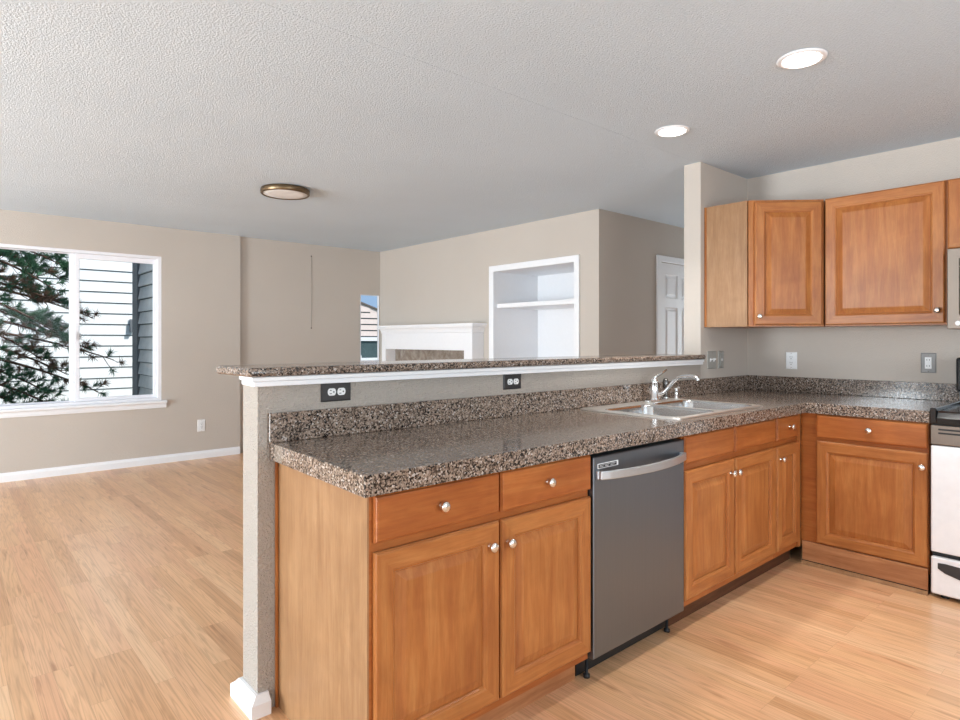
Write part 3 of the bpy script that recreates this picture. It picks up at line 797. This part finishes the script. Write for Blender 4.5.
hb = MB().tube([(.16, -.0005, .705), (.16, -.04, .705), (.18, -.048, .705), (W-.18, -.048, .705), (W-.16, -.04, .705), (W-.16, -.0005, .705)], .011, 12).build('oven_handle', M_STEELH, t)
ck = MB()
ck.prism([(-.006, .856), (.66, .856), (.66, .930), (.640, .936), (.626, .922), (.05, .914), (.030, .920), (.012, .912), (-.006, .885)], lambda u, v, q: (q, u, v), .024, W-.024)
ck.box(-.002, .0235, -.004, .66, .856, .934); ck.box(W-.0235, W+.002, -.004, .66, .856, .934)
ck.build('cooktop', M_BGLOSS, t, .004)
for bx, by, br in ((.20, .18, .095), (.56, .18, .075), (.20, .46, .075), (.56, .46, .095)):
    MB().lathe([(br-.004, .9205), (br, .9195), (br, .9230), (br-.004, .9235)], (bx, by, 0), 'z', 32).build('burner_ring', M_STEELH, t)
bg = MB().box(.012, W-.012, .560, .660, .937, .985); bg.build('backguard_stem', M_STEELH, t)
MB().box(.003, W-.003, .500, .665, .986, 1.172).build('backguard', M_BGLOSS, t, .012)
for fx in (.05, W-.05):
    for fy in (.03, .60): MB().lathe([(.012, 0), (.018, 0), (.018, .008), (.008, .012), (.008, .036)], (fx, fy+.02, .0003), 'z', 14).build('foot', M_BLACK, t)

# ------------------------------------------------------------------ microwave
t = thing('microwave', 'stainless over-the-range microwave under the short wall cabinet', 'microwave', (4.000, .811, 1.325), R(-90))
W = .752; Hm = .422
MB().box(.0005, W-.0005, .030, .405, 0.0, Hm).build('body', M_STEELD, t, .003)
fr = MB().cells('y', [0, .052, .56, W], [0, .075, Hm-.055, Hm], lambda i, j: not (i == 1 and j == 1), 0, .0295); fr.build('front_frame', M_STEELD, t, .003)
MB().loops([[(.053, yy, .076), (.559, yy, .076), (.559, yy, Hm-.056), (.053, yy, Hm-.056)] for yy in (.029, .006)], True, True).build('door_window', M_GLASSK, t, .006)
MB().box(.60, W-.03, -.0015, -.0003, .08, Hm-.06).build('keypad', M_GLASSK, t)
MB().tube([(.585, -.0005, .08), (.585, -.035, .09), (.585, -.035, Hm-.07), (.585, -.0005, Hm-.06)], .009, 10).build('handle', M_STEELH, t)
MB().lathe([(.001, 0), (.0125, 0), (.0125, .002), (.010, .003), (.001, .003)], (.046, -.0003, .030), '-y', 24).build('round_emblem', M_PLASTIC, t)

# ------------------------------------------------------------------ fireplace, niche shelf, wall cable
FY0, FY1 = 4.935, 6.685
t = thing('fireplace_surround', 'white fireplace mantel with stone tile inset against the far wall', 'fireplace', (4.417, (FY0+FY1)/2, 0))
fo = Vector((4.417, (FY0+FY1)/2, 0))
def fb(mb, name, m, bev=0):
    for v in mb.bm.verts: v.co -= fo
    return mb.build(name, m, t, bev)
XF = 4.25
fb(MB().box(XF, 4.4165, FY0, FY0+.135, 0, 1.3495), 'pilaster', M_WHITE, .003)
fb(MB().box(XF, 4.4165, FY1-.085, FY1, 0, 1.3495), 'pilaster', M_WHITE, .003)
fb(MB().box(XF+.004, 4.4165, FY0+.1355, FY1-.0855, 1.157, 1.3495), 'header', M_WHITE, .003)
cr = MB()
prof = [(0, 1.350), (.004, 1.352), (.008, 1.372), (.020, 1.398), (.036, 1.412), (.040, 1.414), (.040, 1.424), (.052, 1.426), (.054, 1.449), (0, 1.450)]
rings = [[(4.4165, FY0-o_, z), (XF-o_*.75, FY0-o_, z), (XF-o_*.75, FY1+o_, z), (4.4165, FY1+o_, z)] for o_, z in prof]
cr.loops(rings, True, True); fb(cr, 'mantel_shelf', M_WHITE)
fb(MB().cells('x', [FY0+.136, 5.42, 6.25, FY1-.086], [0, .78, 1.1565], lambda i, j: not (i == 1 and j == 0), 4.395, 4.4163), 'tile_surround', M_TILE)
fb(MB().box(4.399, 4.4163, 5.421, 6.249, .001, .7795), 'firebox', M_BLACK)
o = MB().box(4.452, nd-.001, ny0+.001, ny1-.001, 1.606, 1.650).build('niche_shelf', M_WHITE, None, .003)
tag(o, 'white shelf across the upper part of the wall niche', 'shelf')
t = thing('wall_cable', 'thin vertical cable on the wall between jog and slim window', 'cable', (3.44, YF+.04, 1.416))
MB().tube([(0, -.006, 0), (.001, -.006, .3), (-.002, -.006, .6), (0, -.006, .872)], .0018, 8).build('cord', M_CORD, t)
for z in (0, .872): MB().lathe([(.001, 0.0005), (.007, .0005), (.007, .006), (.001, .008)], (0, 0, z), '-y', 12).build('anchor', M_DPLATE, t)

# ------------------------------------------------------------------ outside
struct(MB().box(-16, 30, 7.2, 34, -.75, -.65).build('ground', M_GRASS), 'lawn outside the windows', 'ground')
def lap_wall(mb, p0, p1, z0, z1, pitch, nrm, mi=0, gmi=1, g=.012):
    """lapped boards from p0 to p1, nrm = outward 2-D normal; every board is a wedge"""
    p0 = Vector(p0); p1 = Vector(p1); n_ = Vector(nrm)
    z = z0
    while z < z1-1e-4:
        ze = min(z+pitch, z1)
        poly = [(0, z+g), (.030, z+g), (.008, ze), (0, ze)]
        fn = lambda u, v, q: (*(p0+(p1-p0)*q+n_*u), v)
        mb.prism(poly, fn, 0, 1, mi)
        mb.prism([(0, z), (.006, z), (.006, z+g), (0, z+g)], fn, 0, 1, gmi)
        z = ze
# neighbour's white house
t = thing('neighbour_house', 'white lap-sided house close outside the slider window', 'house', (-.5, 11, -.65))
ho = Vector((-.5, 11, -.65))
def hb(mb, name, m, par):
    for v in mb.bm.verts: v.co -= ho
    return mb.build(name, m, par)
mb = MB(); lap_wall(mb, (-6, 11), (3.4, 11), -.65, 4.9, .166, (0, -1)); mb.box(-6, 3.4, 11.001, 18, -.65, 4.9)
hb(mb, 'lap_siding', [M_SIDEW, M_GAP], t)
hb(MB().prism([(10.4, 4.9), (18.6, 4.9), (14.5, 7.2)], lambda u, v, q: (q, u, v), -6.4, 3.8), 'roof', M_ROOF, t)
hb(MB().prism([(0, 0), (.09, 0), (.02, .20), (0, .20)], lambda u, v, q: (q, 10.965-u, 1.40+v), 2.315, 2.37), 'vent_hood', M_POSTG, t)
# grey projection of this house
t = thing('house_projection', 'grey lap-sided projection at the right edge of the slider window', 'building', (1.85, 7.2, -.65))
ho = Vector((1.85, 7.2, -.65))
mb = MB(); lap_wall(mb, (1.88, 8.33), (1.88, 7.115), -.65, 3.0, .150, (-1, 0)); mb.box(1.881, 3.5, 7.14, 8.36, -.65, 3.0)
hb(mb, 'lap_siding', [M_SIDEG, M_GAP], t)
hb(MB().box(1.840, 1.95, 8.331, 8.57, -.65, 3.0), 'corner_board', M_POSTG, t)
# house seen through the slim window
t = thing('far_house', 'pinkish lap-sided house with sloping roof seen through the slim window', 'house', (11, 17, -.65))
ho = Vector((11, 17, -.65))
def roofz(x): return 2.425 - (x-10.044)*.322
mb = MB(); z_ = 1.37
while z_ < 2.95:
    xe = min(14, 10.044+(2.425-z_-.19)/.322)          # each board ends under the rake
    if xe > 8.3: lap_wall(mb, (8.2, 17), (xe, 17), z_, z_+.189, .19, (0, -1), g=.036)
    z_ += .19
mb.prism([(8.2, 1.37), (13.3, 1.37), (8.2, roofz(8.2))], lambda u, v, q: (u, q, v), 17.001, 17.2)
hb(mb, 'lap_siding', [M_SIDEP, M_GAP], t)
rf = MB().prism([(8.0, roofz(8.0)), (14.2, roofz(14.2)), (14.2, roofz(14.2)+.05), (8.0, roofz(8.0)+.05)], lambda u, v, q: (u, q, v), 16.955, 20)
hb(rf, 'roof', M_ROOF, t)
hb(MB().box(8.2, 14, 16.93, 17.0, 1.25, 1.37), 'trim_band', M_WHITE, t)
hb(MB().box(8.2, 14, 17.0, 17.1, -.65, 1.25), 'garage_front', M_TEAL, t)

# rail fence and shrub in front of the far house
t = thing('rail_fence', 'white rail fence low in the slim window', 'fence', (9.6, 15, -.65))
fm = MB(); fm.box(-1.6, 1.6, -.02, .02, 1.36, 1.43); fm.box(-1.6, 1.6, -.02, .02, 1.12, 1.17); fm.build('rail', M_WHITE, t)
for k in range(5): MB().box(-1.6+.78*k, -1.52+.78*k, -.04, .04, 0, 1.50).build('post', M_WHITE, t)

# pine tree: trunk just left of the view, boughs reaching to the right
t = thing('pine_tree', 'dark green pine with drooping boughs in front of the white siding', 'tree', (.30, 9.2, -.65))
po = Vector((.30, 9.2, -.65))
rng = random.Random(11)
bark, green, brown = MB(), MB(), MB()
bark.tube([(0, 0, 0), (.02, .02, 1.5), (-.01, .03, 3), (.02, 0, 4.6)], [.13, .11, .08, .03], 10)
def tuft(mb, p, d, n, ln):
    p = Vector(p); d = Vector(d).normalized()
    for k in range(n):
        v = Vector((rng.gauss(0, 1), rng.gauss(0, 1), rng.gauss(0, 1))).normalized()
        dir_ = (d*.75+v*.8).normalized(); l = ln*rng.uniform(.6, 1.1)
        a = p - d*rng.uniform(0, .07)
        s_ = dir_.cross(Vector((rng.random(), rng.random(), rng.random()+.1))).normalized()*.0050
        e = a+dir_*l
        mb.face([mb.bm.verts.new(a-s_), mb.bm.verts.new(a+s_), mb.bm.verts.new(e)])
def bough(z0, x1, z1, y1, dens, gmix, start=0.0):
    """a bough from the trunk at height z0 to (x1, y1, z1), with side twigs carrying needle tufts"""
    a = Vector((.30, 9.2, z0)); b = Vector((x1, y1, z1)); mid = (a+b)/2+Vector((0, 0, .10))
    pts = [a*(1-s)**2+mid*2*s*(1-s)+b*s*s for s in [k/12 for k in range(13)]]
    bark.tube([p-po for p in pts], [.018*(1-k/14)+.004 for k in range(13)], 6)
    L_ = (b-a).length
    for k in range(int(dens*L_*15)):
        s = start+(1-start)*rng.random()**.8
        p = a*(1-s)**2+mid*2*s*(1-s)+b*s*s
        dr = Vector((rng.uniform(.1, 1), rng.uniform(-.9, .9), rng.uniform(-.55, .65)))
        q = p+dr.normalized()*rng.uniform(.05, .24)
        bark.tube([p-po, (p+q)/2-po+Vector((0, 0, -.01)), q-po], [.005, .004, .0025], 4)
        tuft(green if rng.random() < gmix else brown, q-po, dr, 46, .095)
for args in [
    (2.75, 1.55, 2.36, 8.9, 1.0, .75), (2.62, 1.15, 2.42, 9.3, 2.6, .85), (2.50, 1.20, 2.16, 9.0, 2.8, .95), (2.36, 1.25, 2.02, 9.4, 3.0, .95),
    (2.30, 1.05, 1.88, 8.8, 2.8, .95), (2.12, 1.10, 1.72, 9.2, 2.6, .9), (2.0, 1.35, 1.62, 9.0, 1.8, .35), (1.92, 1.55, 1.55, 9.3, 1.2, .4),
    (1.80, 1.10, 1.36, 8.9, 2.8, .95), (1.70, 1.20, 1.30, 9.3, 2.6, .8), (1.56, 1.50, 1.14, 9.0, 1.3, .3), (1.45, 1.00, 1.02, 9.2, 2.2, .5),
    (1.40, 1.70, 1.02, 8.9, .9, .6), (1.25, 1.25, .84, 9.2, 1.6, .4), (1.12, 1.55, .62, 9.0, 1.0, .5), (1.0, 1.05, .62, 9.2, 2.2, .85), (.85, 1.15, .42, 8.9, 2.4, .9), (.72, .95, .34, 9.3, 2.4, .9)]:
    bough(*args)
bark.build('trunk', M_BARK, t)
for mb_, nm, m_ in ((green, 'needles', M_NEEDLE), (brown, 'dry_needles', M_NBROWN)):
    o = mb_.build(nm, m_, t); o['kind'] = 'stuff'
